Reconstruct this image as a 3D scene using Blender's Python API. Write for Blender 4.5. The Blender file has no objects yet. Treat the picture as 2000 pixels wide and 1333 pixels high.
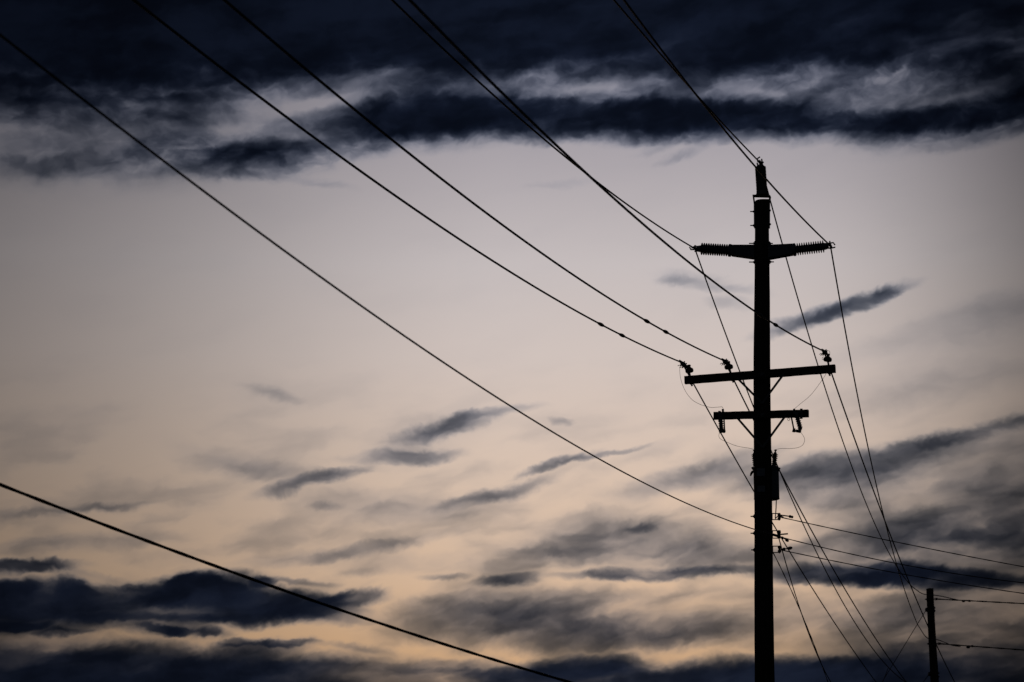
import bpy, math, random
import numpy as np
random.seed(7)
R = math.radians
scene = bpy.context.scene
COL = scene.collection

# ------------------------------------------------------------------ camera
LENS = 85.0
PITCH = math.atan(1038.5 / 4722.2)            # the horizon lies below the frame
EYE = np.array([0.0, 0.0, 1.6])
cam_data = bpy.data.cameras.new("camera")
cam = bpy.data.objects.new("camera", cam_data)
COL.objects.link(cam)
cam.location = EYE
cam.rotation_euler = (math.pi / 2 + PITCH, 0, 0)
cam_data.lens = LENS
cam_data.sensor_width = 36.0
cam_data.clip_start = 0.1
cam_data.clip_end = 20000
cam_data.dof.use_dof = True
cam_data.dof.focus_distance = 40.0
cam_data.dof.aperture_fstop = 3.5
scene.camera = cam

# photograph geometry: a pixel of the 2000 x 1333 photograph as a direction from the eye
FPX = 4722.2
FW = np.array([0, math.cos(PITCH), math.sin(PITCH)])
UP = np.array([0, -math.sin(PITCH), math.cos(PITCH)])
RT = np.array([1.0, 0, 0])
def ray(x, y):
    return FW + (x - 1000) / FPX * RT - (y - 666.5) / FPX * UP

# ------------------------------------------------------------------ exposure
scene.view_settings.view_transform = 'Standard'
scene.view_settings.look = 'None'
scene.view_settings.exposure = 0.0
scene.view_settings.gamma = 1.0

# ------------------------------------------------------------------ world: dusk sky with cloud layers
SUN_EL, SUN_AZ = R(1.0), R(2.0)               # the sun has just gone down behind the cloud bank ahead
world = bpy.data.worlds.new("World")
scene.world = world
world.use_nodes = True
NT = world.node_tree
NT.nodes.clear()
N = NT.nodes.new
L = NT.links.new

def lin(c):
    out = []
    for v in c:
        v = v / 255.0
        out.append(v / 12.92 if v <= 0.04045 else ((v + 0.055) / 1.055) ** 2.4)
    return out

def setin(sock, v):
    if hasattr(v, 'links') or isinstance(v, bpy.types.NodeSocket):
        L(v, sock)
    else:
        sock.default_value = v
def M(op, a, b=None, c=None, clamp=False):
    n = N("ShaderNodeMath"); n.operation = op; n.use_clamp = clamp
    setin(n.inputs[0], a)
    if b is not None: setin(n.inputs[1], b)
    if c is not None: setin(n.inputs[2], c)
    return n.outputs[0]
def VM(op, a, b=None):
    n = N("ShaderNodeVectorMath"); n.operation = op
    setin(n.inputs[0], a)
    if b is not None:
        setin(n.inputs['Scale'] if op == 'SCALE' else n.inputs[1], b)
    return n.outputs['Value'] if op in ('LENGTH', 'DOT_PRODUCT') else n.outputs['Vector']
def MR(v, a, b, c, d, kind='SMOOTHSTEP'):
    n = N("ShaderNodeMapRange"); n.interpolation_type = kind
    setin(n.inputs[0], v)
    for i, k in enumerate((a, b, c, d)): n.inputs[i + 1].default_value = k
    return n.outputs[0]
def NOISE(vec, scale, detail, rough=0.5, dist=0.0, color=False):
    n = N("ShaderNodeTexNoise"); n.noise_dimensions = '3D'
    L(vec, n.inputs['Vector'])
    n.inputs['Scale'].default_value = scale; n.inputs['Detail'].default_value = detail
    n.inputs['Roughness'].default_value = rough; n.inputs['Distortion'].default_value = dist
    return n.outputs['Color'] if color else n.outputs['Fac']
def MAP(vec, loc=(0, 0, 0), rot=0.0, sc=(1, 1, 1), kind='TEXTURE'):
    n = N("ShaderNodeMapping"); n.vector_type = kind
    L(vec, n.inputs['Vector'])
    n.inputs['Location'].default_value = loc; n.inputs['Rotation'].default_value = (0, 0, rot)
    n.inputs['Scale'].default_value = sc
    return n.outputs['Vector']
def MIXC(f, a, b, kind='MIX'):
    n = N("ShaderNodeMix"); n.data_type = 'RGBA'; n.blend_type = kind
    setin(n.inputs[0], f); setin(n.inputs[6], a); setin(n.inputs[7], b)
    return n.outputs[2]

DEG = 180 / math.pi
UK = 0.975                                     # azimuth is scaled so that degrees are square at mid height
tc = N("ShaderNodeTexCoord")
sep = N("ShaderNodeSeparateXYZ"); L(tc.outputs['Generated'], sep.inputs[0])
az = M('MULTIPLY', M('ARCTAN2', sep.outputs[0], sep.outputs[1]), DEG * UK)
el = M('MULTIPLY', M('ARCSINE', sep.outputs[2]), DEG)
comb = N("ShaderNodeCombineXYZ"); L(az, comb.inputs[0]); L(el, comb.inputs[1])
P = comb.outputs[0]                            # position on the sky: azimuth and elevation, degrees

def sk(px, py):
    d = ray(px, py); d = d / np.linalg.norm(d)
    return (math.degrees(math.atan2(d[0], d[1])) * UK, math.degrees(math.asin(d[2])))
PX = 0.01213                                   # degrees of sky per photograph pixel

# shapes of the air: the clouds' outlines are torn by three sizes of turbulence, drawn out along the wind
def warp(vec, scale, amp, stretch, rot, detail):
    m = MAP(vec, rot=rot, sc=(stretch, 1, 1))
    c = NOISE(m, scale, detail, 0.55, color=True)
    s = VM('SUBTRACT', c, (0.5, 0.5, 0.5))
    s = VM('MULTIPLY', s, (amp * 1.6, amp, 0))
    return VM('ADD', vec, s)
Pw = warp(P, 0.60, 0.46, 1.8, R(6), 2)
Pw = warp(Pw, 2.0, 0.30, 2.0, R(10), 3)
Pw = warp(Pw, 5.5, 0.15, 1.3, R(15), 3)

# x, y, half length, half thickness (photograph pixels), tilt (rising to the right), optical depth
CLOUDS = [
 # heavy deck across the top
 (250, -85, 1350, 325, 4, 9.0, .75), (1250, -110, 1100, 290, 0, 7.5, .8), (1000, -20, 700, 190, 0, 2.5), (1750, 10, 560, 150, 6, 2.4), (1960, 130, 240, 130, 10, 1.6),
 (1550, 90, 480, 90, -3, 1.3), (1960, 20, 200, 160, 0, 1.0),
 # rents in the deck where the lit layer shows through
 (1165, 170, 140, 24, 8, -1.15), (1430, 165, 120, 28, -14, -0.75), (1880, 190, 150, 22, 10, -0.95), (630, 196, 250, 38, 7, -1.5), (430, 246, 150, 20, 0, -0.6),
 (1640, 46, 170, 22, 16, -1.3), (1860, 30, 200, 50, -8, -0.7), (1500, 80, 120, 16, 10, -0.8), (740, 150, 240, 20, 6, -0.8), (1000, 120, 160, 16, 4, -0.6),
 # mottled shreds at the upper left
 (120, 290, 190, 44, -5, 0.4), (285, 225, 140, 22, 0, 0.6), (60, 232, 130, 26, 0, 0.6), (505, 292, 150, 44, 8, 1.3), (180, 332, 220, 22, 0, 0.35), (280, 186, 180, 16, 3, 0.6), (560, 244, 140, 24, 8, 0.8), (90, 196, 200, 18, -2, 0.5), (250, 300, 90, 34, 20, 0.8), (400, 262, 80, 26, -30, 0.8), (20, 320, 140, 22, -4, 0.3), (480, 340, 160, 20, 2, 0.5),
 (1900, 105, 280, 70, 6, 1.3), (1700, 120, 200, 40, -6, 0.7), (1690, 172, 140, 34, 0, 0.8),
 # long dark band under it
 (1130, 232, 620, 60, -1, 3.4, .7), (880, 222, 330, 82, 4, 2.6), (1560, 238, 480, 50, -2, 2.6), (1720, 240, 220, 36, 0, 1.7), (1900, 232, 290, 62, 6, 3.0), (2010, 190, 160, 60, 15, 1.8),
 (660, 282, 240, 52, 16, 1.9), (420, 308, 260, 52, 4, 1.9), (350, 282, 110, 60, -20, 1.1), (800, 178, 200, 50, 12, 1.0),
 (230, 245, 640, 150, 3, 0.95), (120, 205, 260, 60, -2, 0.5), (200, 200, 220, 34, 3, 0.5), (90, 322, 240, 40, -4, 0.4),
 (1180, 125, 760, 110, -1, 1.2), (1480, 175, 520, 60, -3, 0.85), (1750, 170, 340, 60, 8, 0.75),
 # thin shreds below the band
 (1335, 302, 70, 14, 15, 0.35), (1275, 292, 70, 12, 10, 0.25), (1100, 360, 90, 11, 3, 0.2), (610, 356, 100, 13, -6, 0.4), (1800, 300, 160, 16, 4, 0.15),
 # mid sky
 (1350, 545, 110, 24, -8, 0.3), (1440, 566, 90, 14, -8, 0.32), (1310, 545, 60, 14, 4, 0.3), (1420, 592, 70, 18, -4, 0.25),
 (1685, 587, 140, 20, 17, 1.3, .7), (1742, 568, 50, 15, 14, 0.9, .7), (1585, 620, 150, 21, 17, 1.1, .8), (1900, 640, 260, 70, 14, 0.30), (1850, 740, 300, 60, 10, 0.28), (1650, 700, 160, 30, 12, 0.12),
 (530, 775, 80, 16, -12, 0.28), (1098, 826, 26, 11, 0, 0.45),
 (875, 836, 120, 27, 14, 1.6, .85), (960, 808, 100, 15, 6, 0.9, .9), (785, 888, 115, 23, 4, 1.6, .85), (840, 850, 170, 60, 16, 0.22),
 (610, 942, 115, 22, 15, 1.45, .85), (505, 918, 110, 36, -4, 0.6), (680, 922, 70, 16, 8, 0.5), (420, 895, 120, 40, -14, 0.2),
 (1090, 910, 95, 13, 14, 1.3, .8), (1190, 892, 85, 11, 12, 1.0, .8), (1280, 885, 70, 24, 20, 0.25),
 (960, 966, 135, 22, 13, 1.15, .9), (750, 990, 160, 54, -2, 0.55), (640, 985, 40, 12, 0, 0.5), (860, 1000, 200, 40, 4, 0.3),
 (190, 992, 110, 13, 5, 0.7), (20, 1006, 110, 16, 3, 0.45), (80, 1068, 130, 26, 8, 0.6), (230, 1062, 140, 24, 8, 0.3),
 (600, 1084, 150, 22, 8, 0.8), (760, 1066, 170, 20, 10, 0.55), (880, 1105, 260, 36, -3, 0.55), (700, 1115, 60, 14, 0, 0.3),
 # right hand streaks
 (1370, 925, 190, 36, 14, 1.2), (1580, 912, 190, 40, 8, 0.75), (1565, 900, 50, 18, 10, 0.7), (1870, 852, 300, 22, 11, 1.0, .9), (1880, 868, 260, 44, 10, .5), (1620, 945, 190, 64, 0, 1.3), (1760, 900, 220, 50, 14, 1.0),
 (1900, 950, 280, 66, -8, 1.1), (1660, 985, 170, 46, -6, 0.6), (2010, 900, 150, 90, 8, 0.7),
 (1240, 1062, 230, 80, -6, 1.5), (1258, 1028, 42, 14, 0, 0.9), (1080, 1085, 170, 40, -4, 0.8), (1360, 1090, 160, 50, 0, 0.7),
 (1290, 1118, 210, 16, 2, 2.2, .7), (1180, 1128, 130, 14, 0, 1.0), (1660, 1116, 215, 28, -1, 2.9, .6), (1830, 1130, 200, 22, -3, 2.4, .6), (990, 1140, 90, 17, 5, 1.7), (860, 1133, 50, 10, 0, 0.9),
 (1850, 1054, 330, 84, 4, 2.6), (2000, 1040, 200, 120, 0, 0.9), (1950, 1220, 380, 170, 5, 1.6), (1560, 1075, 120, 40, 0, 0.6),
 (1080, 1215, 360, 76, -2, 2.3), (930, 1190, 140, 40, -4, 0.6), (1320, 1230, 210, 56, 0, 1.3), (1640, 1200, 260, 56, 0, 1.0), (1240, 1165, 260, 30, 2, 0.5), (1850, 1290, 300, 50, 3, 1.0),
 # low cloud bank, right of centre
 (1300, 1333, 540, 56, 1, 3.6, .7), (1140, 1300, 160, 30, 4, 2.4, .7), (1800, 1350, 560, 90, 2, 3.4), (850, 1304, 150, 32, 5, 2.6), (960, 1312, 110, 34, -3, 2.4), (1560, 1315, 240, 40, 0, 2.0),
 # low cloud bank, left
 (210, 1182, 470, 54, 0, 3.2, .7), (-20, 1175, 300, 60, 0, 2.0), (400, 1152, 150, 42, 4, 2.8, .6), (130, 1152, 70, 36, 10, 2.0), (570, 1180, 180, 36, -6, 2.3, .7), (700, 1166, 85, 23, 5, 1.9, .7), (500, 1200, 200, 34, 4, 1.4),
 (40, 1113, 140, 16, 5, 2.6, .7), (160, 1118, 80, 11, -8, 0.9), (560, 1133, 90, 11, -4, 1.0),
 (130, 1140, 50, 22, 0, 2.0, .6), (352, 1141, 44, 18, 10, 1.8, .6), (396, 1134, 50, 19, -6, 2.0, .6), (512, 1136, 30, 14, 0, 1.8, .6), (446, 1142, 40, 14, 0, 1.4, .7), (640, 1168, 44, 14, 12, 1.4, .7), (30, 1150, 60, 22, 0, 1.6, .7),
 (262, 1146, 46, 10, 3, 0.9, .7), (310, 1206, 460, 16, 0, 1.0), (310, 1230, 40, 14, -10, 1.6, .6), (345, 1236, 36, 13, 8, 1.6, .6), (408, 1236, 30, 14, 0, 1.5, .6), (120, 1236, 54, 14, 4, 1.4, .6), (20, 1222, 70, 15, 0, 1.6, .6), (470, 1256, 40, 12, 6, 1.4, .6), (560, 1254, 60, 11, 2, 1.6, .6),
 (180, 1306, 600, 66, -1, 4.0, .8), (520, 1262, 130, 22, 4, 2.2), (60, 1228, 150, 24, 0, 1.8), (330, 1232, 90, 20, 0, 1.6), (410, 1240, 60, 18, 0, 1.2), (600, 1298, 330, 34, 1, 2.2), (700, 1262, 90, 12, -4, 0.9), (300, 1350, 800, 50, 0, 3.5),
]
grad_sum = None
for cl in CLOUDS:
    x, y, a, b, t, w = cl[:6]
    edge = cl[6] if len(cl) > 6 else 1.0          # below 1: a firmer outline
    if 780 < y < 1260 and 0 < w < 1.7: a *= 1.22; b *= 0.88
    A0, E0 = sk(x, y)
    m = MAP(Pw, (A0, E0, 0), R(t), (a * PX * 1.05, b * PX * 1.05, 1))
    g = N("ShaderNodeTexGradient"); g.gradient_type = 'SPHERICAL'
    L(m, g.inputs[0])
    v = MR(g.outputs['Fac'], 0, edge, 0, w)
    grad_sum = v if grad_sum is None else M('ADD', grad_sum, v)

# closed cloud everywhere above the picture and behind the viewer
deck = MR(M('ADD', el, M('MULTIPLY', M('SUBTRACT', NOISE(P, 0.12, 4), 0.5), 9.0)), 21.0, 26.0, 0, 4.5)
back = MR(M('ABSOLUTE', az), 16, 50, 0, 2.2)
tau = M('MAXIMUM', M('ADD', M('ADD', grad_sum, deck), back), 0.0)

# wind-drawn texture inside the clouds
st1 = NOISE(MAP(Pw, rot=R(9), sc=(3.0, 1, 1)), 1.15, 3.2, 0.48)
st2 = NOISE(MAP(Pw, rot=R(6), sc=(1.7, 1, 1)), 3.0, 4, 0.5, 0.3)
tex = M('ADD', MR(st1, 0.30, 0.70, 0.35, 1.55, 'LINEAR'), M('MULTIPLY', MR(st2, 0.3, 0.7, -1.0, 1.0, 'LINEAR'), M('MULTIPLY', MR(el, 14.5, 16.5, 0.09, 0.34), MR(el, 18.4, 19.6, 1.0, 0.25))))
tau = M('ADD', M('MULTIPLY', tau, M('MAXIMUM', tex, 0.12)), M('MULTIPLY', M('MAXIMUM', M('SUBTRACT', tau, 2.6), 0.0), 0.75))
# the faint veil of the lower sky
veil = M('MULTIPLY', MR(el, 6.5, 12.5, 1.0, 0.05), MR(st1, 0.42, 0.75, 0.0, 0.6))
tau = M('ADD', tau, veil)

# clear sky: Nishita twilight plus the afterglow in high thin cloud where the sun went down, lens vignetting painted in towards the sides
sky = N("ShaderNodeTexSky"); sky.sky_type = 'NISHITA'
sky.sun_disc = False; sky.sun_elevation = SUN_EL; sky.sun_rotation = SUN_AZ
sky.air_density = 1.0; sky.dust_density = 2.0; sky.ozone_density = 2.0
ramp = N("ShaderNodeValToRGB")
L(MR(el, 0, 40, 0, 1, 'LINEAR'), ramp.inputs[0])
cr = ramp.color_ramp
STOPS = [(0.0, (150, 100, 60)), (4.6, (203, 163, 122)), (7.0, (213, 184, 158)), (9.5, (212, 191, 175)), (12.0, (206, 193, 187)), (14.2, (195, 187, 187)), (16.6, (170, 164, 169)), (19.0, (142, 140, 151)), (25.0, (70, 76, 96)), (40.0, (34, 42, 60))]
while len(cr.elements) < len(STOPS): cr.elements.new(0.5)
for e, (deg, c) in zip(cr.elements, STOPS):
    e.position = deg / 40.0; e.color = lin(c) + [1]
dq = M('SUBTRACT', az, 1.2)
q = M('DIVIDE', M('ABSOLUTE', dq), MR(dq, -2.0, 2.0, 10.2, 9.8))
glow_vignette = M('DIVIDE', 1.0, M('ADD', 1.0, M('POWER', q, MR(dq, -3.0, 3.0, 2.3, 5.5))))  # falloff in azimuth: part sunset, part lens vignette put into the sky colour
clear = MIXC(1.0, ramp.outputs[0], glow_vignette, 'MULTIPLY')
nis = VM('SCALE', sky.outputs[0], 0.004)
clear = VM('ADD', clear, nis)

T = M('EXPONENT', M('MULTIPLY', tau, -1.0))
trgb = N("ShaderNodeCombineXYZ")
L(M('POWER', T, 1.10), trgb.inputs[0]); L(T, trgb.inputs[1]); L(M('POWER', T, 0.87), trgb.inputs[2])
opac = M('SUBTRACT', 1.0, T)
dense = MIXC(MR(el, 6.0, 14.0, 0, 1), lin((18, 23, 36)) + [1], lin((12, 17, 29)) + [1])
cloudc = MIXC(opac, lin((87, 89, 101)) + [1], dense)
cloudc = MIXC(1.0, cloudc, MR(M('ADD', st1, M('MULTIPLY', st2, 0.3)), 0.45, 0.85, 1.5, 0.65), 'MULTIPLY')
cloudc = MIXC(1.0, cloudc, M('ADD', M('MULTIPLY', glow_vignette, 0.85), MR(az, 2.0, 12.0, 0.22, 0.02)), 'MULTIPLY')
final = VM('ADD', VM('MULTIPLY', clear, trgb.outputs[0]), VM('SCALE', cloudc, opac))
# the last blue daylight of the sky opposite the sunset
rear = VM('SCALE', (0.75, 0.88, 1.15), MR(M('ABSOLUTE', az), 45, 110, 0.0, 0.015))
final = VM('ADD', final, rear)
bg = N("ShaderNodeBackground"); L(final, bg.inputs[0]); bg.inputs[1].default_value = 1.0
out = N("ShaderNodeOutputWorld"); L(bg.outputs[0], out.inputs[0])
world.cycles.sampling_method = 'MANUAL'
world.cycles.sample_map_resolution = 512

# the last direct light: low, behind the scene, almost all stopped by the cloud
sun_d = bpy.data.lights.new("sun", 'SUN')
sun_d.energy = 0.03; sun_d.angle = R(10); sun_d.color = (1.0, 0.78, 0.55)
sun = bpy.data.objects.new("sun", sun_d); COL.objects.link(sun)
sun.rotation_euler = (math.pi / 2 - SUN_EL, 0, math.pi - SUN_AZ)

# ------------------------------------------------------------------ materials
def mat(name, col, rough=0.7, metal=0.0, noise=None, bump=0.0):
    m = bpy.data.materials.new(name); m.use_nodes = True
    t = m.node_tree; b = t.nodes['Principled BSDF']
    b.inputs['Roughness'].default_value = rough; b.inputs['Metallic'].default_value = metal
    b.inputs['Specular IOR Level'].default_value = 0.3
    if noise:
        sx, sy, sz, c2 = noise
        tcn = t.nodes.new("ShaderNodeTexCoord"); mp = t.nodes.new("ShaderNodeMapping")
        mp.inputs['Scale'].default_value = (sx, sy, sz)
        nz = t.nodes.new("ShaderNodeTexNoise"); nz.inputs['Scale'].default_value = 1.0; nz.inputs['Detail'].default_value = 6
        rp = t.nodes.new("ShaderNodeValToRGB")
        rp.color_ramp.elements[0].color = (*col, 1); rp.color_ramp.elements[1].color = (*c2, 1)
        rp.color_ramp.elements[0].position = 0.35; rp.color_ramp.elements[1].position = 0.65
        t.links.new(tcn.outputs['Object'], mp.inputs[0]); t.links.new(mp.outputs[0], nz.inputs[0])
        t.links.new(nz.outputs[0], rp.inputs[0]); t.links.new(rp.outputs[0], b.inputs['Base Color'])
        if bump:
            bp = t.nodes.new("ShaderNodeBump"); bp.inputs['Strength'].default_value = bump; bp.inputs['Distance'].default_value = 0.01
            t.links.new(nz.outputs[0], bp.inputs['Height']); t.links.new(bp.outputs[0], b.inputs['Normal'])
    else:
        b.inputs['Base Color'].default_value = (*col, 1)
    return m
WOOD = mat("creosoted_wood", (0.030, 0.022, 0.016), 0.9, 0, (22, 22, 1.2, (0.065, 0.048, 0.036)), 0.6)
ARMWOOD = mat("crossarm_wood", (0.036, 0.028, 0.020), 0.9, 0, (6, 6, 40, (0.075, 0.056, 0.042)), 0.5)
STEEL = mat("galvanised_steel", (0.10, 0.10, 0.105), 0.65, 0.6, (30, 30, 30, (0.16, 0.16, 0.165)), 0.2)
PORC = mat("grey_porcelain", (0.10, 0.105, 0.12), 0.35, 0, (9, 9, 9, (0.13, 0.135, 0.15)))
BROWNP = mat("brown_porcelain", (0.06, 0.035, 0.025), 0.3, 0, (9, 9, 9, (0.075, 0.045, 0.03)))
PAINT = mat("grey_tank_paint", (0.12, 0.13, 0.145), 0.5, 0, (5, 5, 5, (0.15, 0.16, 0.18)), 0.1)
ALU = mat("weathered_aluminium", (0.12, 0.12, 0.125), 0.6, 0.3, (60, 60, 60, (0.16, 0.16, 0.165)))
RUBBER = mat("black_cable_sheath", (0.022, 0.022, 0.024), 0.6, 0, (40, 40, 40, (0.03, 0.03, 0.032)))
COPPER = mat("thin_lead_wire", (0.10, 0.085, 0.07), 0.5, 0.3, (40, 40, 40, (0.13, 0.11, 0.09)))
PLATE = mat("pale_pole_plate", (0.14, 0.15, 0.165), 0.5, 0, (12, 12, 12, (0.20, 0.21, 0.23)))
GRASS = mat("dry_grass_ground", (0.045, 0.06, 0.025), 1.0, 0, (0.4, 0.4, 0.4, (0.09, 0.085, 0.04)), 0.8)

# ------------------------------------------------------------------ mesh helpers
V = lambda *a: np.array(a, float)
def unit(v): return v / np.linalg.norm(v)
def frame(d):
    d = unit(d)
    a = V(0, 0, 1) if abs(d[2]) < 0.9 else V(1, 0, 0)
    x = unit(np.cross(a, d)); return x, np.cross(d, x), d
ORIGIN = {}
class MB:
    def __init__(s): s.v = []; s.f = []
    def tube(s, pts, r, n=8, cap=True):
        pts = [np.asarray(p, float) for p in pts]
        rad = r if hasattr(r, '__len__') else [r] * len(pts)
        x, y, _ = frame(pts[1] - pts[0])
        base = len(s.v)
        for i, p in enumerate(pts):
            d = unit(pts[min(i + 1, len(pts) - 1)] - pts[max(i - 1, 0)])
            x = unit(x - d * (x @ d)); y = np.cross(d, x)
            for k in range(n):
                a = 2 * math.pi * k / n
                s.v.append(p + rad[i] * (math.cos(a) * x + math.sin(a) * y))
        for i in range(len(pts) - 1):
            for k in range(n):
                a = base + i * n + k; b = base + i * n + (k + 1) % n
                s.f.append((a, b, b + n, a + n))
        if cap:
            s.f.append(tuple(base + k for k in reversed(range(n))))
            e = base + (len(pts) - 1) * n
            s.f.append(tuple(e + k for k in range(n)))
        return s
    def lathe(s, a, b, prof, n=20):
        """prof: list of (fraction along a->b, radius)"""
        a = np.asarray(a, float); b = np.asarray(b, float)
        x, y, d = frame(b - a)
        base = len(s.v)
        for t, r in prof:
            c = a + (b - a) * t
            for k in range(n):
                g = 2 * math.pi * k / n
                s.v.append(c + max(r, 1e-4) * (math.cos(g) * x + math.sin(g) * y))
        for i in range(len(prof) - 1):
            for k in range(n):
                p = base + i * n + k; q_ = base + i * n + (k + 1) % n
                s.f.append((p, q_, q_ + n, p + n))
        s.f.append(tuple(base + k for k in reversed(range(n))))
        e = base + (len(prof) - 1) * n
        s.f.append(tuple(e + k for k in range(n)))
        return s
    def bar(s, a, b, w, h, side=None, bev=0.0):
        """box from a to b, w across 'side', h across the third axis; edges chamfered by bev"""
        a = np.asarray(a, float); b = np.asarray(b, float)
        d = unit(b - a)
        sd = V(0, 0, 1) if side is None else np.asarray(side, float)
        sd = unit(sd - d * (sd @ d)); th = np.cross(d, sd)
        w2, h2 = w / 2, h / 2
        c = bev
        pr = [(-w2, -h2), (w2, -h2), (w2, h2), (-w2, h2)] if c == 0 else \
             [(-w2 + c, -h2), (w2 - c, -h2), (w2, -h2 + c), (w2, h2 - c), (w2 - c, h2), (-w2 + c, h2), (-w2, h2 - c), (-w2, -h2 + c)]
        n = len(pr); base = len(s.v)
        for p in (a, b):
            for (i, j) in pr: s.v.append(p + sd * i + th * j)
        for k in range(n):
            s.f.append((base + k, base + (k + 1) % n, base + n + (k + 1) % n, base + n + k))
        s.f.append(tuple(base + k for k in reversed(range(n)))); s.f.append(tuple(base + n + k for k in range(n)))
        return s
    def blob(s, c, ax, l, r, n=12, m=7):
        ax = unit(np.asarray(ax, float)); c = np.asarray(c, float)
        prof = [((1 - math.cos(math.pi * i / m)) / 2, r * math.sin(math.pi * i / m)) for i in range(m + 1)]
        return s.lathe(c - ax * l / 2, c + ax * l / 2, prof, n)
    def build(s, name, m, parent=None, smooth=True, origin=None):
        vs = np.array(s.v)
        o = np.array(origin if origin is not None else vs.mean(0), float)
        me = bpy.data.meshes.new(name)
        me.from_pydata([tuple(p) for p in (vs - o)], [], s.f)
        me.materials.append(m)
        if smooth:
            me.polygons.foreach_set('use_smooth', [True] * len(me.polygons))
            me.set_sharp_from_angle(angle=R(35))
        me.update()
        ob = bpy.data.objects.new(name, me); COL.objects.link(ob)
        if parent is not None:
            ob.parent = parent; ob.location = o - ORIGIN[parent.name]
        else:
            ob.location = o
        ORIGIN[ob.name] = o
        return ob
def thing(name, label, cat, loc, group=None):
    o = bpy.data.objects.new(name, None); o.empty_display_size = 0.3; COL.objects.link(o)
    o.location = loc; ORIGIN[o.name] = np.array(loc, float)
    return tag(o, label, cat, group)
def tag(o, label, cat, group=None):
    o['label'] = label; o['category'] = cat
    if group: o['group'] = group
    return o

# ------------------------------------------------------------------ ground
g = MB(); rings = [0, 20, 60, 160, 500, 1500, 6000]
g.v = [V(0, 0, 0)]
for r_ in rings[1:]:
    for k in range(64):
        a = 2 * math.pi * k / 64
        g.v.append(V(r_ * math.cos(a), r_ * math.sin(a), 0))
for k in range(64): g.f.append((0, 1 + k, 1 + (k + 1) % 64))
for i in range(len(rings) - 2):
    for k in range(64):
        a = 1 + i * 64 + k; b = 1 + i * 64 + (k + 1) % 64
        g.f.append((a, a + 64, b + 64, b))
go = g.build("ground", GRASS, smooth=False, origin=(0, 0, 0)); go['kind'] = 'structure'

# ------------------------------------------------------------------ geometry of the line
TH = R(15.5)
D = V(math.sin(TH), math.cos(TH), 0)            # the line runs away from the viewer, a little to the right
E_ = V(D[1], -D[0], 0)                          # across the line, to the right
Y1, Y2 = 39.0, 66.0
def at_y(px, py, Y):
    d = ray(px, py); return EYE + d * (Y / d[1])
def plane_pt(px, py, n, A):
    d = ray(px, py); return EYE + d * (n @ (A - EYE)) / (n @ d)
P1 = at_y(1489, 700, Y1)
P2 = at_y(1818, 1200, Y2)
def A(px, py, off=0.0):                         # a point of the main pole's hardware: in the plane across the line
    return plane_pt(px, py, D, P1 + D * off)
def B(px, py, off=0.0):                         # the same for the second pole
    return plane_pt(px, py, D, P2 + D * off)

# ------------------------------------------------------------------ poles
def shaft_mesh(F, pts, seed, slant):
    """pts: (axis x, y, width) in the photograph, from the top down; carried on down to the ground"""
    rnd = random.Random(seed)
    c = [F(x, y) for x, y, w in pts]
    r = [np.linalg.norm(F(x + w / 2, y) - F(x - w / 2, y)) / 2 for x, y, w in pts]
    k = (c[-1] - c[0]) / (c[0][2] - c[-1][2]); s = (r[-1] - r[0]) / (c[0][2] - c[-1][2])
    c.append(c[-1] + k * (c[-1][2] + 0.3)); r.append(r[-1] + s * c[-2][2])
    zs = [p[2] for p in c]
    nz = 140; n = 40
    b = MB(); top = zs[0]
    ph = [rnd.uniform(0, 6.28) for _ in range(12)]
    for i in range(nz + 1):
        z = top + (zs[-1] - top) * i / nz
        ctr = V(*[np.interp(-z, [-q_ for q_ in zs], [p[j] for p in c]) for j in range(3)])
        rr = np.interp(-z, [-q_ for q_ in zs], r)
        ctr = ctr + V(math.sin(z * 1.7 + ph[0]), math.cos(z * 1.3 + ph[1]), 0) * 0.0025
        for j in range(n):
            a = 2 * math.pi * j / n
            e = 1 + 0.006 * math.sin(3 * a + z * 0.8 + ph[2]) + 0.006 * math.sin(7 * a + ph[3]) + 0.004 * math.sin(z * 9 + 2 * a + ph[4]) + rnd.uniform(-0.003, 0.003)
            p = ctr + rr * e * (math.cos(a) * E_ + math.sin(a) * D)
            if i == 0: p = p + V(0, 0, slant * math.cos(a) + 0.01 * math.sin(2 * a))
            b.v.append(p)
    for i in range(nz):
        for j in range(n):
            a = i * n + j; a2 = i * n + (j + 1) % n
            b.f.append((a, a + n, a2 + n, a2))
    b.f.append(tuple(range(n)))
    b.v.append(c[0] + V(0, 0, 0.02)); b.f.pop()
    tip = len(b.v) - 1
    for j in range(n): b.f.append((tip, j, (j + 1) % n))
    return b, c[-1]

sh, foot = shaft_mesh(A, [(1488.2, 393, 28.0), (1488.3, 450, 27.2), (1488.4, 560, 29.8), (1488.3, 700, 32.4), (1489.4, 870, 33.8), (1490.6, 1000, 34.4), (1491.4, 1090, 35.8), (1493.6, 1333, 38.6)], 3, 0.022)
pole = thing("utility_pole", "tall dark wooden utility pole carrying two crossarms and three ribbed insulators", "utility pole", (foot[0], foot[1], 0), "wooden utility poles")
sh.build("shaft", WOOD, pole, origin=(foot[0], foot[1], 0))
NEAR, FAR = -0.20, 0.20

def bolt(F, px, py, x_in, parent, big=1.0, off=0.0):
    """a through bolt end sticking out of the side of a pole, with square washer and nut"""
    a = F(x_in, py, off); b = F(px, py, off)
    m = MB().tube([a, b], 0.009 * big, 8)
    d = unit(b - a)
    m.bar(a, a + d * 0.012, 0.055 * big, 0.055 * big)
    m.lathe(a + d * 0.012, a + d * 0.03, [(0, 0.017 * big), (1, 0.016 * big)], 6)
    return m.build("bolt", STEEL, parent, smooth=False)

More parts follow.
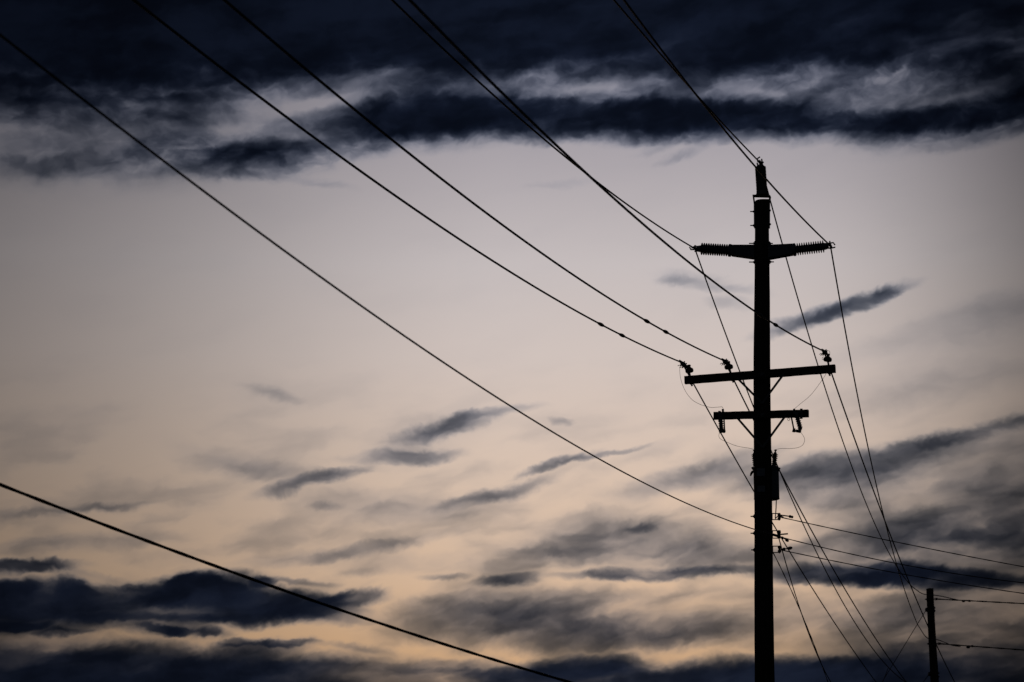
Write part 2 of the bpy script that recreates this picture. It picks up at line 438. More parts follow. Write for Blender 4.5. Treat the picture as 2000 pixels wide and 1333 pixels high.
for (lx, ly, li) in ((1465.2, 413.6, 1474), (1465.4, 440.8, 1474), (1463, 475.8, 1474.5), (1463, 512.3, 1474.5), (1466, 1009, 1474), (1466, 1042, 1474), (1467, 1074.5, 1474)):
    bolt(A, lx, ly, li, pole, 1.1)
for (lx, ly, li) in ((1505, 411.5, 1501.8), (1506, 438.5, 1501.8), (1509.5, 476, 1502.5), (1511.5, 512, 1502.8)):
    bolt(A, lx, ly, li, pole, 1.1)

# pole-top bracket: two side straps and the seat of the upright insulator
m = MB()
m.bar(A(1474.0, 446), A(1473.6, 398), 0.07, 0.016, side=D)
m.bar(A(1473.6, 399), A(1471.6, 384), 0.07, 0.018, side=D)
m.bar(A(1502.4, 446), A(1502.6, 394), 0.07, 0.016, side=D)
m.bar(A(1502.6, 395), A(1504.2, 384.5), 0.07, 0.022, side=D)
m.bar(A(1470.6, 383.2), A(1504.6, 384.2), 0.09, 0.028, side=D, bev=0.004)
m.build("top_bracket", STEEL, pole, smooth=False)

def shed_profile(t0, t1, n, core, rim, tip=0.25):
    pr = []
    for i in range(n):
        a = t0 + (t1 - t0) * i / n; h = (t1 - t0) / n
        pr += [(a, core), (a + h * 0.28, core * 1.03), (a + h * (0.55 - tip * 0.2), rim), (a + h * 0.68, rim * 0.985), (a + h * 0.82, core * 1.1)]
    pr.append((t1, core))
    return pr

def trunnion(c, ax, parent, wdir, s=1.0):
    """clamp holding the conductor at the end of a line post"""
    ax = unit(ax); wd = unit(wdir); up = unit(np.cross(wd, ax))
    m = MB()
    m.bar(c - wd * 0.085 * s, c + wd * 0.085 * s, 0.05 * s, 0.045 * s, side=up, bev=0.012 * s)
    m.tube([c + wd * 0.05 + up * 0.03 - ax * 0.01, c + wd * 0.05 + ax * 0.08 * s + up * 0.02], 0.014 * s, 6)
    m.tube([c - wd * 0.05 - up * 0.03, c - wd * 0.05 + ax * 0.06 * s - up * 0.035, c - wd * 0.05 + ax * 0.09 * s + up * 0.01], 0.014 * s, 6)
    m.tube([c - ax * 0.09 * s - up * 0.035, c - ax * 0.0 - up * 0.05], 0.014 * s, 6)
    m.tube([c - ax * 0.09 * s + up * 0.035, c + up * 0.04], 0.014 * s, 6)
    m.blob(c + up * 0.045 * s, up, 0.05 * s, 0.02 * s, 8, 4)
    return m.build("clamp", STEEL, parent, smooth=False)

# upright post insulator on the pole top
ia, ib = A(1488.6, 382.4), A(1484.6, 318.5)
m = MB(); Lp = np.linalg.norm(ib - ia)
m.lathe(ia, ib, [(0.0, 0.112), (0.03, 0.112), (0.05, 0.098), (0.12, 0.092)] + shed_profile(0.12, 0.875, 17, 0.080, 0.094) + [(0.88, 0.082), (0.89, 0.062), (0.93, 0.055), (0.94, 0.03)], 28)
ins = m.build("post_insulator", PORC, pole)
TOPC = A(1484.5, 318)
trunnion(TOPC, V(0, 0, 1), ins, D, 0.95)

# two horizontal post insulators on their tapered brackets
def side_post(sgn, pole_x, tip, neck, top_in, bot_in, top_out, bot_out, xin, xout):
    par = None
    c_in_t, c_in_b, c_out_t, c_out_b = A(xin, top_in), A(xin, bot_in), A(xout, top_out), A(xout, bot_out)
    m = MB(); hw_in, hw_out = 0.10, 0.085
    for p, w in ((c_in_t, hw_in), (c_in_b, hw_in), (c_out_t, hw_out), (c_out_b, hw_out)):
        m.v += [p - D * w, p + D * w]
    m.f += [(0, 1, 5, 4), (2, 6, 7, 3), (0, 4, 6, 2), (1, 3, 7, 5), (0, 2, 3, 1), (4, 5, 7, 6)]
    m.bar(A(xin - sgn * 1.5, (top_in + bot_in) / 2 - 17), A(xin - sgn * 1.5, (top_in + bot_in) / 2 + 19), 0.11, 0.03, side=D)
    a, b = A(*neck), A(*tip)
    pr = [(0, 0.088), (0.02, 0.095), (0.03, 0.108), (0.085, 0.108), (0.10, 0.090)] + shed_profile(0.11, 0.875, 12, 0.060, 0.104, 0.0) + [(0.88, 0.060), (0.90, 0.058), (0.955, 0.052), (0.965, 0.03), (1.0, 0.03)]
    mm = MB().lathe(a, b, pr, 28)
    io = mm.build("post_insulator", PORC, pole)
    m.build("bracket", STEEL, io, smooth=False)
    trunnion(b + unit(b - a) * 0.03, b - a, io, D, 0.9)
    return b + unit(b - a) * 0.03
LPC = side_post(-1, 1474, (1360.5, 486), (1429.5, 489.8), 481.0, 505.6, 480.6, 499.4, 1474.5, 1428)
RPC = side_post(1, 1502, (1618.5, 480.8), (1547.5, 488.6), 481.2, 505.8, 478.4, 497.6, 1502.2, 1549)

# crossarms with flat braces, bolted to the near face of the pole
def crossarm(lx, lyt, lyb, rx, ryt, ryb, braces, vee):
    a = (A(lx, lyt, NEAR) + A(lx + 0.8, lyb, NEAR)) / 2; b = (A(rx, ryt, NEAR) + A(rx + 0.8, ryb, NEAR)) / 2
    h = np.linalg.norm(A(lx, lyt, NEAR) - A(lx, lyb, NEAR))
    m = MB(); n = 26; rnd = random.Random(int(lx))
    d = unit(b - a); upv = unit(V(0, 0, 1) - d * d[2]); th = np.cross(d, upv)
    prof = [(-.5, -.46), (-.5, .46), (-.46, .5), (.46, .5), (.5, .46), (.5, -.46), (.46, -.5), (-.46, -.5)]
    for i in range(n + 1):
        p = a + (b - a) * i / n
        for (u_, w_) in prof: m.v.append(p + upv * (h * u_ + rnd.uniform(-.0018, .0018)) + th * (0.095 * w_))
    for i in range(n):
        for k in range(8):
            m.f.append((i * 8 + k, i * 8 + (k + 1) % 8, i * 8 + 8 + (k + 1) % 8, i * 8 + 8 + k))
    m.f.append(tuple(reversed(range(8)))); m.f.append(tuple(n * 8 + k for k in range(8)))
    arm = m.build("crossarm", ARMWOOD, pole, smooth=False)
    for (bx, by) in braces:
        p = A(bx, by, NEAR - 0.053); q_ = A(*vee, NEAR + 0.03)
        MB().bar(p, q_, 0.036, 0.007, side=np.cross(unit(q_ - p), D)).lathe(p - D * 0.02, p + D * 0.02, [(0, 0.014), (1, 0.014)], 6).build("brace", STEEL, arm, smooth=False)
    c = (A(1489, (lyt + ryt) / 2 + 7, NEAR - 0.048))
    MB().bar(c - D * 0.004, c + D * 0.002, 0.06, 0.06).lathe(c - D * 0.035, c, [(0, 0.018), (1, 0.018)], 6).build("through_bolt", STEEL, arm, smooth=False)
    return arm
arm1 = crossarm(1337.2, 735.8, 750.6, 1631.2, 713.2, 727.6, [(1437, 736), (1533, 728)], (1488.5, 788))
arm2 = crossarm(1394, 806, 819.8, 1578.8, 801.2, 815.0, [(1436, 812), (1536, 810)], (1489.5, 874))

# pin insulators with conductor clamps
def pin_insulator(pin_bot, pin_top, skirt_c, skirt_r, head_c, head_r, clamp_a, clamp_b):
    o = NEAR
    pb, pt = A(*pin_bot, o), A(*pin_top, o)
    sc, hc = A(*skirt_c, o), A(*head_c, o)
    ax = unit(hc - sc)
    k = 1 / 118.0
    r = skirt_r * k; h = 10.0 * k
    m = MB().lathe(sc - ax * h * .5, sc + ax * h * 1.05, [(0, r * .55), (.02, r * .86), (.14, r * .98), (.32, r), (.46, r * .9), (.56, r * .62), (.66, head_r * k * .85), (.76, head_r * k * .78), (.86, head_r * k), (.97, head_r * k * .85), (1, head_r * k * .3)], 20)
    io = m.build("pin_insulator", BROWNP, pole)
    d = unit(pb - pt)
    MB().tube([sc, pt, pb - d * 0.10, pb], 0.016, 8).lathe(pb - d * 0.055, pb - d * 0.012, [(0, .034), (.55, .03), (.6, .018), (1, .012)], 8).build("pin", STEEL, io, smooth=False)
    ca, cb = A(*clamp_a, o - 0.05), A(*clamp_b, o + .02)
    w = unit(ca - cb); sd = unit(np.cross(w, D))
    mm = MB().tube([ca + w * .05, ca, ca * .6 + cb * .4, ca * .3 + cb * .7, cb], [0.014, 0.026, 0.044, 0.036, 0.030], 8)
    for f in (.25, .6):
        c = ca * (1 - f) + cb * f
        mm.tube([c - sd * 0.055, c + sd * 0.06], 0.010, 6).tube([c + sd * 0.05 + w * 0.02, c + sd * 0.085 + w * .03], 0.006, 5)
    mm.build("clamp", STEEL, io, smooth=False)
    return ca, io
C1, pi1 = pin_insulator((1351.6, 754.5), (1346.6, 729), (1346.2, 723.2), 8.2, (1344.4, 714.4), 4.9, (1330.5, 708), (1341, 718.5))
C2, pi2 = pin_insulator((1432.4, 747.4), (1425.0, 721), (1423.2, 716.2), 8.6, (1422.0, 707.0), 4.4, (1413.5, 704.5), (1421, 711))
C3, pi3 = pin_insulator((1620.8, 734.6), (1617.4, 706.5), (1616.6, 701.6), 8.2, (1617.6, 692.6), 3.6, (1608.2, 686), (1614, 692))
# tie wire loops on the right hand insulator
MB().tube([A(x, y, NEAR) for x, y in ((1617.2, 686), (1619.2, 685.2), (1620.8, 688), (1620.6, 692), (1619.6, 695))], 0.0035, 6).build("tie_wire", COPPER, pi3)
MB().tube([A(x, y, NEAR) for x, y in ((1608.6, 697), (1606, 699.5), (1605.6, 702), (1607.2, 703), (1608.6, 701))], 0.0035, 6).build("tie_wire", COPPER, pi3)

# pole number plates
for (x0, x1, y0, y1) in ((1478, 1494, 915, 930), (1479, 1494, 949, 961)):
    a, b = A((x0 + x1) / 2, y0, -0.150), A((x0 + x1) / 2, y1, -0.150)
    MB().bar(a, b, (x1 - x0) / 119.0, 0.004, side=E_).build("number_plate", PLATE, pole, smooth=False)

# clevises with spool insulators low on the pole
def clevis(x0, x1, yt, yb, sx0, sx1, parent=None, F=A, owner=None):
    w = 0.035
    m = MB()
    m.bar(F(x0, yt), F(x1, yt), 0.03, 0.012, side=D).bar(F(x0, yb), F(x1, yb), 0.03, 0.012, side=D)
    m.bar(F(x0, yt - .6), F(x0, yb + .6), 0.03, 0.012, side=D)
    m.tube([F((sx0 + sx1) / 2, yt - 1.2), F((sx0 + sx1) / 2, yb + 1.8)], 0.009, 8)
    br = m.build("clevis", STEEL, owner, smooth=False)
    r = (sx1 - sx0) / 2 / 119.0
    MB().lathe(F((sx0 + sx1) / 2, yt + .6), F((sx0 + sx1) / 2, yb - .6), [(0, r * .8), (.12, r), (.3, r * .9), (.42, r * .62), (.58, r * .62), (.7, r * .9), (.88, r), (1, r * .8)], 16).build("spool", BROWNP, br)
    return br
cl1 = clevis(1508.2, 1524.0, 1003.4, 1015.4, 1518.4, 1525.0, owner=pole)
cl2 = clevis(1508.8, 1524.4, 1037.0, 1051.6, 1517.4, 1525.4, owner=pole)
cl3 = clevis(1509.2, 1524.4, 1067.2, 1079.6, 1518.8, 1526.2, owner=pole)

# ------------------------------------------------------------------ transformer, hung on the far side of the pole
ck = 1 / 118.5
TO = 0.17 + 0.21 + 0.03
tb, tt = A(1496.2, 976.0, TO), A(1496.2, 917.5, TO)
tb = V(tt[0], tt[1], tb[2])
trf = thing("transformer", "grey can-shaped distribution transformer hung behind the tall pole", "transformer", tuple(tb))
rT = 0.212
H = tt[2] - tb[2]
MB().lathe(tb, tt, [(0, rT * .3), (0.001, rT * .96), (.012, rT), (.03, rT), (.035, rT * .985), (.93, rT * .985), (.94, rT * 1.02), (.975, rT * 1.02), (.98, rT * .99), (1, rT * .99)], 40).build("tank", PAINT, trf)
lid = MB().lathe(tt, tt + V(0, 0, .07), [(0, rT * 1.05), (.2, rT * 1.07), (.35, rT * 1.04), (.75, rT * .8), (1, rT * .25)], 40).build("lid", PAINT, trf)
MB().bar(A(1520, 914.4, TO), A(1523.4, 916.4, TO), .05, .03, side=D).build("lid_clamp", STEEL, lid, smooth=False)
MB().bar(A(1472.6, 913.6, TO), A(1468.4, 916.0, TO), .05, .035, side=D).build("lid_clamp", STEEL, lid, smooth=False)
MB().tube([A(x, y, TO) for x, y in ((1473, 920), (1469.6, 922), (1467.2, 925.6), (1465.8, 930))], [.016, .022, .020, .012], 8).build("lifting_hook", STEEL, trf)
def bushing(base, top, name):
    a, b = A(*base, TO), A(*top, TO)
    pr = [(0, .036), (.1, .036)]
    n = 6
    for i in range(n):
        t0 = .1 + .66 * i / n; h = .66 / n; rr = .046 + .009 * i / (n - 1)
        pr += [(t0, .033), (t0 + h * .25, .034), (t0 + h * .3, rr), (t0 + h * .5, rr * .9), (t0 + h * .75, .030)]
    pr += [(.77, .028), (.82, .022), (.86, .012), (.92, .012), (.93, .024), (.97, .022), (1, .010)]
    MB().lathe(a, b, pr, 18).build("bushing", BROWNP, trf)
    return b
BUR = bushing((1511.4, 911), (1514.8, 878.5), "r")
BUL = bushing((1475.2, 911), (1473.0, 879), "l")
MB().bar(A(1490, 926, .17), A(1490, 926, TO - .18), .2, .07, side=E_).build("mounting_bracket", STEEL, trf, smooth=False)
MB().bar(A(1491, 962, .17), A(1491, 962, TO - .18), .2, .07, side=E_).build("mounting_bracket", STEEL, trf, smooth=False)
MB().tube([A(x, y, o) for x, y, o in ((1516.2, 977, TO), (1516.0, 985, TO * .8), (1515.6, 995, TO * .5), (1515.0, 1004, .15), (1514.2, 1010, .06), (1514.6, 1013.4, .02), (1516.6, 1011, 0), (1519.6, 1008, 0))], 0.0085, 8).build("lead", RUBBER, trf)

# ------------------------------------------------------------------ fuse cutouts on the lower crossarm
def cutout(ins_a, ins_b, tube_a, tube_b, post, contact, foot_pts, ring, label):
    o = NEAR - 0.13
    root = thing("fuse_cutout", label, "fuse cutout", tuple(A(*ins_b, o)), "fuse cutouts on the lower crossarm")
    a, b = A(*ins_a, o), A(*ins_b, o)
    MB().lathe(a, b, [(0, .026), (.05, .03)] + shed_profile(.08, .92, 7, .030, .044, .1) + [(.95, .03), (1, .022)], 18).build("insulator", PORC, root)
    ta, tb_ = A(*tube_a, o - .02), A(*tube_b, o - .02)
    ft = MB().lathe(ta, tb_, [(0, .006), (.02, .020), (.10, .020), (.11, .0125), (.9, .0125), (.91, .018), (1, .018)], 14).build("fuse_tube", RUBBER, root)
    m = MB()
    m.tube([A(post[0], post[1], o + .02), A(post[0], post[1] + 20, o + .04)], 0.022, 10)
    m.bar(A(post[0], post[1] + 17, o + .04), A(post[0], post[1] + 17, NEAR - .045), .05, .02)
    m.bar(A(contact[0], contact[1], o), A(contact[0] + .4, contact[1] + 10, o), .032, .03, side=E_)
    m.bar(A(contact[0], contact[1] + 8, o), A(post[0], post[1] + 7, o + .02), .03, .025, side=D)
    m.build("mounting", STEEL, root, smooth=False)
    m = MB()
    for (p, q_, r) in foot_pts: m.tube([A(*p, o), A(*q_, o)], r, 8)
    m.build("hinge", STEEL, root, smooth=False)
    if ring:
        c = A(*ring, o)
        MB().tube([c + .017 * (math.cos(t) * E_ + 1.3 * math.sin(t) * V(0, 0, 1)) for t in np.linspace(0, 2 * math.pi, 13)], .004, 6).build("pull_ring", COPPER, ft)
    return A(contact[0] + .5, contact[1], o), A(*foot_pts[0][0], o)
K1t, K1b = cutout((1407.0, 806), (1408.8, 841), (1413.6, 806), (1415.2, 844), (1405.3, 803), (1411.8, 799.4),
                  [((1405.5, 844.5), (1416.6, 842.5), .02), ((1408, 845), (1409.5, 838), .03), ((1414, 846), (1414.6, 838), .018), ((1404.8, 842), (1407, 846.5), .012)], None,
                  "ribbed fuse cutout near the left end of the lower crossarm")
K2t, K2b = cutout((1554.6, 806), (1563.8, 840), (1543.8, 806), (1550.8, 841), (1565.0, 798.6), (1551.0, 799.0),
                  [((1563.6, 844), (1549.6, 841.5), .020), ((1549.4, 844.5), (1551.4, 837), .022), ((1556, 843.5), (1557, 839.5), .016), ((1561.4, 844), (1562.4, 836), .028)], (1540.4, 819.4),
                  "ribbed fuse cutout with open gap near the right end of the lower crossarm")

# ------------------------------------------------------------------ second pole
sh2, foot2 = shaft_mesh(B, [(1816.0, 1150.5, 14.0), (1818.4, 1200, 14.4), (1821.4, 1260, 15.2), (1825.4, 1333, 16.4)], 9, 0.012)
pole2 = thing("utility_pole", "short plain utility pole without crossarms at far right, guyed to the left", "utility pole", (foot2[0], foot2[1], 0), "wooden utility poles")
sh2.build("shaft", WOOD, pole2, origin=(foot2[0], foot2[1], 0))
for (x, y, xi) in ((1806.4, 1171, 1810.5), (1826.4, 1187.6, 1824.6), (1827.2, 1193.4, 1824.8), (1810.4, 1258, 1814.4), (1835.0, 1315, 1831.6), (1835.4, 1322, 1831.8)):
    bolt(B, x, y, xi, pole2, 1.5)
for (x, y) in ((1825.2, 1170.4), (1831.4, 1257.6)):
    m = MB(); c = B(x, y)
    m.tube([B(x - 3, y), B(x + 1, y)], .016, 8).blob(B(x + 4.2, y), E_, .07, .035, 10, 6)
    m.tube([B(x + .4, y - 1.8), B(x + 4, y - 1.6)], .01, 6).tube([B(x + .4, y + 1.8), B(x + 4, y + 1.6)], .01, 6)
    m.build("eye_bracket", STEEL, pole2, smooth=False)
for (x, y) in ((1809.6, 1191.5), (1815.2, 1317)):
    MB().blob(B(x, y), V(0, 0, 1), .12, .045, 10, 6).build("guy_attachment", STEEL, pole2)

# ------------------------------------------------------------------ wires
def smooth_pts(pts, n):
    """Catmull-Rom through 3D points"""
    p = [pts[0]] + list(pts) + [pts[-1]]
    out = []
    for i in range(1, len(p) - 2):
        for k in range(n):
            t = k / n; a, b, c, d = p[i - 1], p[i], p[i + 1], p[i + 2]
            out.append(.5 * ((2 * b) + (c - a) * t + (2 * a - 5 * b + 4 * c - d) * t * t + (3 * b - a - 3 * c + d) * t ** 3))
    out.append(p[-2]); return out

def twist(pts, r, pitch, lay=0.0):
    """slightly lumpy strand: radius modulated along its length"""
    s = 0; rad = []
    for i, p in enumerate(pts):
        if i: s += np.linalg.norm(p - pts[i - 1])
        rad.append(r * (1 + lay * math.sin(2 * math.pi * s / pitch)))
    return rad

def span(px, a, direction=None, b=None, lo=None, hi=None, deg=2, step=0.5, endw=25, past=0.0):
    """hang a wire in the vertical plane through a: fit a parabola through the sighted points"""
    d = unit(V(b[0] - a[0], b[1] - a[1], 0)) if b is not None else direction
    n = V(d[1], -d[0], 0)
    Q = [plane_pt(x, y, n, a) for x, y in px]
    s = np.array([(q_ - a) @ d for q_ in Q]); z = np.array([q_[2] for q_ in Q])
    s = np.append(s, 0); z = np.append(z, a[2]); w = np.ones(len(s)); w[-1] = endw
    if b is not None:
        s = np.append(s, (b - a) @ d); z = np.append(z, b[2]); w = np.append(w, endw)
    c = np.polyfit(s, z, deg, w=w)
    lo_ = s.min() if lo is None else lo; hi_ = s.max() + past if hi is None else hi
    k = max(8, int(abs(hi_ - lo_) / step))
    return [V(a[0] + d[0] * t, a[1] + d[1] * t, np.polyval(c, t)) for t in np.linspace(lo_, hi_, k + 1)]

def wire(pts, r, m, label, cat="power line", group=None, name="power_line", lay=0.0, pitch=0.25, n=8):
    rad = twist(pts, r, pitch, lay) if lay else r
    o = MB().tube(pts, rad, n).build(name, m, None, origin=pts[0])
    return tag(o, label, cat, group)

def damper(o, pts, px, py):
    """spindle-shaped splice on the wire nearest to a sighted point"""
    d = unit(ray(px, py))
    k = min(range(1, len(pts) - 1), key=lambda i: np.linalg.norm(np.cross(pts[i] - EYE, d)))
    # nearest point of the two segments about k
    best = None
    for i in (k - 1, k):
        for t in np.linspace(0, 1, 21):
            p = pts[i] * (1 - t) + pts[i + 1] * t
            e = np.linalg.norm(np.cross(p - EYE, d))
            if best is None or e < best[0]: best = (e, p, unit(pts[i + 1] - pts[i]))
    _, p, ax = best
    MB().lathe(p - ax * .20, p + ax * .20, [(0, .012), (.10, .016), (.28, .023), (.5, .027), (.72, .023), (.90, .016), (1, .012)], 12).build("splice", ALU, o)

RC = 0.0128
GA = "conductors coming in from the upper left"
BACK = -52.0
w = span([(1331, 707), (1215, 656), (1173.5, 634), (1120, 605), (1000, 534.5), (900, 470), (750, 365), (600, 260), (500, 182), (380, 95), (260, 0)], C1, D, lo=BACK, hi=0)
o1 = wire(w, RC, ALU, "overhead wire from upper left to the leftmost insulator on the upper crossarm", group=GA)
damper(o1, w, 1173.5, 634); damper(o1, w, 1215, 656)
w = span([(1416, 706), (1300, 650), (1262.5, 628), (1150, 555), (1000, 453.5), (798, 300), (700, 220), (600, 140), (440, 0)], C2, D, lo=BACK, hi=0)
o2 = wire(w, RC, ALU, "overhead wire from upper left to the middle insulator on the upper crossarm", group=GA)
damper(o2, w, 1262.5, 628.5); damper(o2, w, 1300, 650)
w = span([(1607, 687.6), (1585.8, 676.8), (1515, 635), (1473.5, 608.6), (1375, 536.4), (1331, 500), (1270, 449.9), (1202.6, 391.3), (1146, 340.7), (1067.5, 265.3), (1000, 200), (965.6, 166.6), (902.6, 105.8), (835, 33.8), (798, 0)], C3, D, lo=BACK, hi=0)
o3 = wire(w, RC, ALU, "overhead wire crossing in front of the tall pole to the upper crossarm's right insulator", group=GA)
damper(o3, w, 1515, 635); damper(o3, w, 1486, 616)
w = span([(1358, 481.4), (1270, 427.3), (1202.6, 383.4), (1146, 344), (1067.5, 276.5), (1000, 218), (947.6, 172.2), (880, 108), (812.6, 42.8), (763, 0)], LPC, D, lo=BACK, hi=0)
wire(w, RC * .95, ALU, "overhead wire from upper left to the left horizontal ribbed insulator", group=GA)
w = span([(1480.7, 312.4), (1402.8, 231.4), (1363, 188.6), (1313.7, 133.7), (1259, 71.8), (1199.8, 0)], TOPC, D, lo=BACK, hi=0)
wire(w, RC * .95, ALU, "steep overhead wire ending on the upright insulator at the pole top", group=GA)
w = span([(1615, 475.5), (1555, 414), (1498, 351.6), (1474.5, 325.5), (1427.5, 269.8), (1363, 187.4), (1318.6, 134.9), (1261.7, 59.4), (1219.6, 0)], RPC, D, lo=BACK, hi=0)
wire(w, RC, ALU, "steep overhead wire crossing the pole top to the right horizontal ribbed insulator", group=GA)
S2 = A(1520, 1047.2)
w = span([(1508.5, 1044.4), (1473.3, 1034), (1440, 1022.8), (1350, 987), (1185, 902), (1000, 798), (800, 666.5), (650, 560), (425, 392), (265, 272), (100, 145), (0, 69)], S2, D, lo=BACK, hi=0)
w = [p - D * 0.0 for p in w]
o7 = wire(w, 0.0088, ALU, "lone low wire crossing the sky from left edge to the pole's middle spool", group=GA, lay=.06)
# thick cable at lower left, nearer to the viewer than the rest
ca = at_y(0, 946.8, 19.0); cb = at_y(1110, 1332, 25.5)
w = span([(0, 946.8), (210, 1026), (360, 1086), (516, 1140), (720, 1212), (960, 1284), (1110, 1332)], ca, b=cb, lo=-14, hi=15, step=.06)
wire(w, 0.0145, RUBBER, "thick lumpy black cable sloping across the lower left of the sky", "cable", name="service_cable", lay=.10, pitch=.42)

# beyond the pole
GB = "conductors leading away behind the tall pole"
def Bp(x, y): return B(x, y)
w = span([(1502, 379.5), (1505.5, 393), (1528, 480), (1553, 566), (1592.5, 700), (1628.9, 810), (1660.4, 902), (1698.5, 1000), (1723.6, 1056.5), (1741, 1090), (1756, 1113)], TOPC, b=Bp(1783, 1147.6), deg=3)
wa = w + [B(x, y) for x, y in ((1796.5, 1157.4), (1807, 1161.6))]
wa += [B(x, y, -.11) for x, y in ((1816, 1162.6), (1824, 1162.8))] + [B(x, y) for x, y in ((1840, 1165.2), (1856, 1169), (1872, 1172.4))]
wire(wa[:-7] + smooth_pts(wa[-8:], 8)[8:], RC * .95, ALU, "wire from the pole-top insulator curving onto the top of the short pole", group=GB)
w = span([(1621, 486), (1650, 650), (1660, 700), (1676, 773), (1697, 881), (1723.5, 1000), (1737.6, 1049.3), (1747.5, 1090), (1756, 1120.6), (1766.8, 1154.8), (1777.6, 1184.5)], RPC, b=Bp(1792, 1220), deg=3)
wb = w + [B(x, y) for x, y in ((1804, 1239), (1812, 1247))]
wb += [B(x, y, -.12) for x, y in ((1821, 1249.6), (1831, 1250))] + [B(x, y) for x, y in ((1845, 1255), (1860, 1261), (1876, 1263.4))]
wire(wb[:-7] + smooth_pts(wb[-8:], 8)[8:], RC * .95, ALU, "wire from the right ribbed insulator curving onto the short pole below its top", group=GB)
w = span([(1626, 729), (1665.7, 839), (1697, 933.6), (1726, 1011.5), (1737.6, 1041), (1755.5, 1090), (1781, 1153), (1805.5, 1210), (1813, 1224), (1830, 1264), (1850, 1302), (1865, 1333)], C3 + D * .1, D, past=9, deg=2)
wire(w, RC, ALU, "wire from the right end of the upper crossarm passing behind the short pole", group=GB)
w = span([(1360.7, 495.7), (1376.4, 536.4), (1409, 627), (1444.7, 725.4), (1471, 793.6), (1515.6, 903), (1533.5, 946.5), (1548.5, 982.5), (1565, 1017), (1586, 1062), (1613, 1115), (1654, 1187), (1705, 1269), (1737, 1306)], LPC, D, past=9, deg=2)
wire(w, RC * .95, ALU, "wire from the left ribbed insulator passing behind the tall pole to lower right", group=GB)
w = span([(1435.5, 742.5), (1464, 803), (1515.6, 905), (1535, 944), (1553, 978), (1575.5, 1020), (1601, 1066.5), (1633.5, 1123.5), (1684.7, 1207), (1740, 1291), (1770, 1333)], C2 + D * .1, D, past=9, deg=2)
wire(w, RC, ALU, "wire from the middle crossarm insulator passing behind the transformer to lower right", group=GB)
w = span([(1360.7, 747.7), (1393.5, 810.7), (1412.4, 847), (1462, 940), (1508.4, 1021.4), (1516.5, 1036), (1525.5, 1052), (1538, 1074.6), (1568, 1121.4), (1623, 1207), (1664, 1269), (1713, 1333)], C1 + D * .1, D, past=9, deg=2)
wire(w, RC * .95, ALU, "wire from the left end of the upper crossarm passing behind the middle spool", group=GB)
S1, S3 = A(1521.6, 1010), A(1522.6, 1074)
w = span([(1518, 1051), (1522, 1066.4), (1526.4, 1080), (1541.4, 1127.5), (1556.8, 1176.7), (1568, 1203), (1596.7, 1275), (1621, 1333)], S2, D, past=9, deg=2)
wire(w, 0.0088, ALU, "thin wire dropping steeply from the middle spool beside the tall pole", group=GB, lay=.06)
w = span([(1510.7, 1081.5), (1533, 1129.6), (1556.8, 1176.7), (1582, 1240), (1600.8, 1287), (1617, 1333)], A(1508.6, 1077, .02), D, past=9, deg=2, step=.08)
wire(w, 0.0085, RUBBER, "twisted black cable dropping steeply along the right side of the tall pole", "cable", GB, "twisted_cable", lay=.22, pitch=.5)

# secondary wires to the right edge
GC = "wires from the spools to the right edge"
TH2 = R(62); D2 = V(math.sin(TH2), math.cos(TH2), 0)
def sec(px, a, label, extra):
    w = span(px, a, D2, hi=26, deg=2, step=.06)
    o = wire(w, 0.0082, ALU, label, group=GC, lay=.14, pitch=.35)
    m = MB()
    for (p, q_, r) in extra:
        if r > 0: m.blob((A(*p) + A(*q_)) / 2, A(*q_) - A(*p), np.linalg.norm(A(*q_) - A(*p)), r, 10, 6)
        else: m.tube([A(*p), A(*q_)], -r, 8)
    m.build("connector", STEEL, o)
sec([(1528.7, 1011), (1566, 1019.6), (1600, 1027.7), (1725, 1052), (1850, 1081), (2000, 1107)], S1, "uppermost of the three wires from the pole spools to the right edge",
    [((1524, 1006.4), (1541, 1008.8), -.010), ((1540.4, 1008.4), (1546, 1010.2), .026), ((1544.6, 1009.6), (1549.6, 1010.8), .024), ((1524, 1009), (1530, 1011.4), -.016)])
sec([(1527.3, 1048), (1566, 1059), (1600, 1068), (1680, 1087), (1761.6, 1102.8), (1841, 1117), (2000, 1138.8)], S2 + V(0, 0, -.008), "middle of the three wires from the pole spools to the right edge",
    [((1523, 1044.4), (1538.8, 1043), -.012), ((1526, 1049), (1535, 1054), -.010), ((1526, 1049), (1530.5, 1053), .024), ((1533.4, 1053.4), (1540.6, 1058), .026), ((1509.6, 1044.8), (1520, 1047.4), -.022)])
sec([(1527.3, 1075), (1540, 1077), (1600, 1088), (1680, 1105.6), (1775, 1124.6), (1888.7, 1144.5), (2000, 1158.7)], S3, "lowest of the three wires from the pole spools to the right edge",
    [((1524, 1074), (1547, 1070.4), -.010), ((1527.6, 1074.6), (1534.4, 1071.6), .026), ((1537, 1072.4), (1548, 1069.8), .028)])
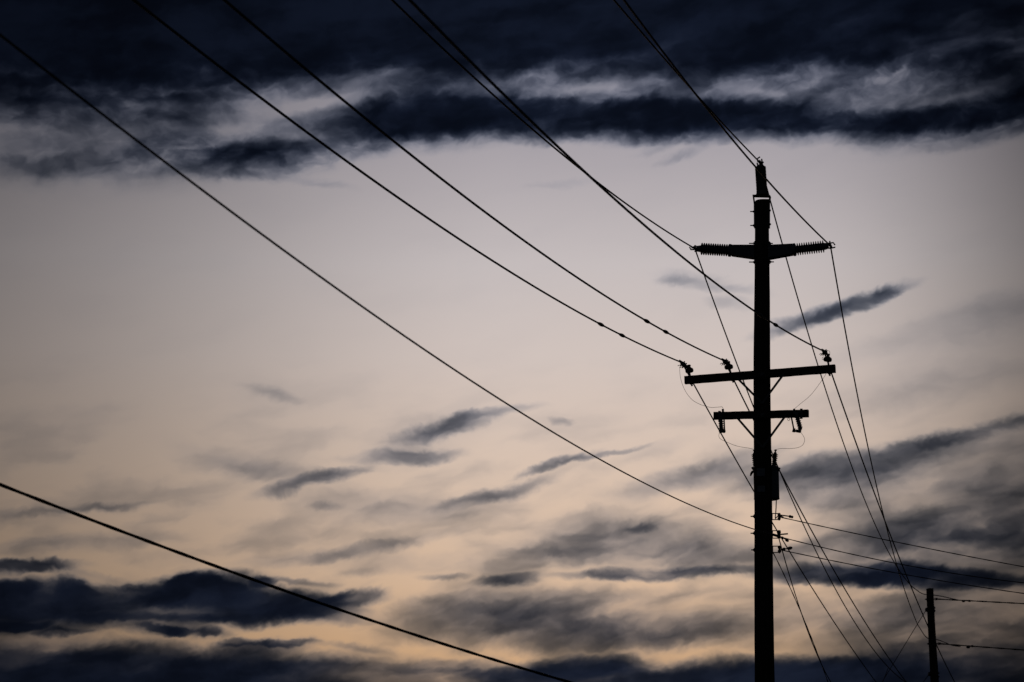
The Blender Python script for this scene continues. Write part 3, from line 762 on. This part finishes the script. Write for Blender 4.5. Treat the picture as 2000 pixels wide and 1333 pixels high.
# service cables of the short pole
GD = "service cables leaving the short pole"
for (px, a, label, lumps) in (
    ([(1829, 1170.4), (1879, 1173), (1946, 1176.6), (2000, 1179.4)], B(1827.5, 1170.4), "black cable leaving the short pole just below its top, going right", ((1878.5, 1885, 1174.4, .035), (1890.5, 1896, 1174.0, .032))),
    ([(1834, 1258), (1890, 1262), (1946, 1266), (2000, 1270)], B(1833.5, 1257.6), "lower black cable leaving the short pole to the right", ((1887.5, 1894.5, 1264.2, .042), (1897, 1901, 1262.4, .035)))):
    w = span(px, a, D2, hi=24, deg=2, step=.08)
    o = wire(w, 0.017, RUBBER, label, "cable", GD, "service_cable", lay=.2, pitch=.5)
    n_ = V(D2[1], -D2[0], 0)
    for (x0, x1, y, r) in lumps:
        p, q_ = plane_pt(x0, y, n_, a), plane_pt(x1, y + .2, n_, a)
        MB().blob((p + q_) / 2, q_ - p, np.linalg.norm(q_ - p), r, 10, 6).build("connector", STEEL, o)

# guys of the short pole, down to ground anchors
for (a_, b_, label) in (((1809.2, 1191), (1723.6, 1330.5), "long thin guy wire slanting down-left from the short pole"), ((1814.6, 1317), (1803, 1333), "lower guy wire of the short pole, showing only at the bottom edge")):
    p = B(*a_); q_ = B(*b_); d = q_ - p
    e = p + d * (p[2] / -d[2])
    tag(MB().tube([p, (p + e) / 2 - V(0, 0, .02), e], .0095, 8).build("guy_wire", STEEL, None, origin=p), label, "guy wire", "guy wires")

# thin leads between crossarms, cutouts and transformer
GE = "thin leads of the fuse cutouts"
def lead(px, a, b, label, o0=NEAR - .05, o1=NEAR - .13):
    pts = [a] + [A(x, y, o0 + (o1 - o0) * i / max(1, len(px) - 1)) for i, (x, y) in enumerate(px)] + [b]
    tag(MB().tube(smooth_pts(pts, 8), .0032, 6).build("lead_wire", COPPER, None, origin=a), label, "lead wire", GE)
lead([(1327.6, 719), (1329.4, 739.7), (1337.4, 762), (1350.6, 780), (1366.8, 790), (1387, 796), (1400, 795.8), (1410.3, 795.3)], C1, K1t, "thin drooping lead from the left crossarm end to the left fuse cutout")
lead([(1613.8, 729.6), (1603.6, 745.8), (1583.4, 772), (1563, 789.3)], A(1616, 722, NEAR - .05), K2t, "thin lead from the right crossarm end down to the right fuse cutout")
lead([(1404, 852), (1407.6, 858), (1419.6, 864), (1440, 871.8), (1464, 876)], K1b, BUL, "thin looped lead from the left fuse cutout to the transformer", NEAR - .13, .1)
lead([(1570.3, 854.4), (1571.4, 861.6), (1567.3, 870), (1557.7, 874.8), (1542, 876.6), (1526, 876.4)], K2b, BUR, "thin looped lead from the right fuse cutout to the transformer", NEAR - .13, .3)
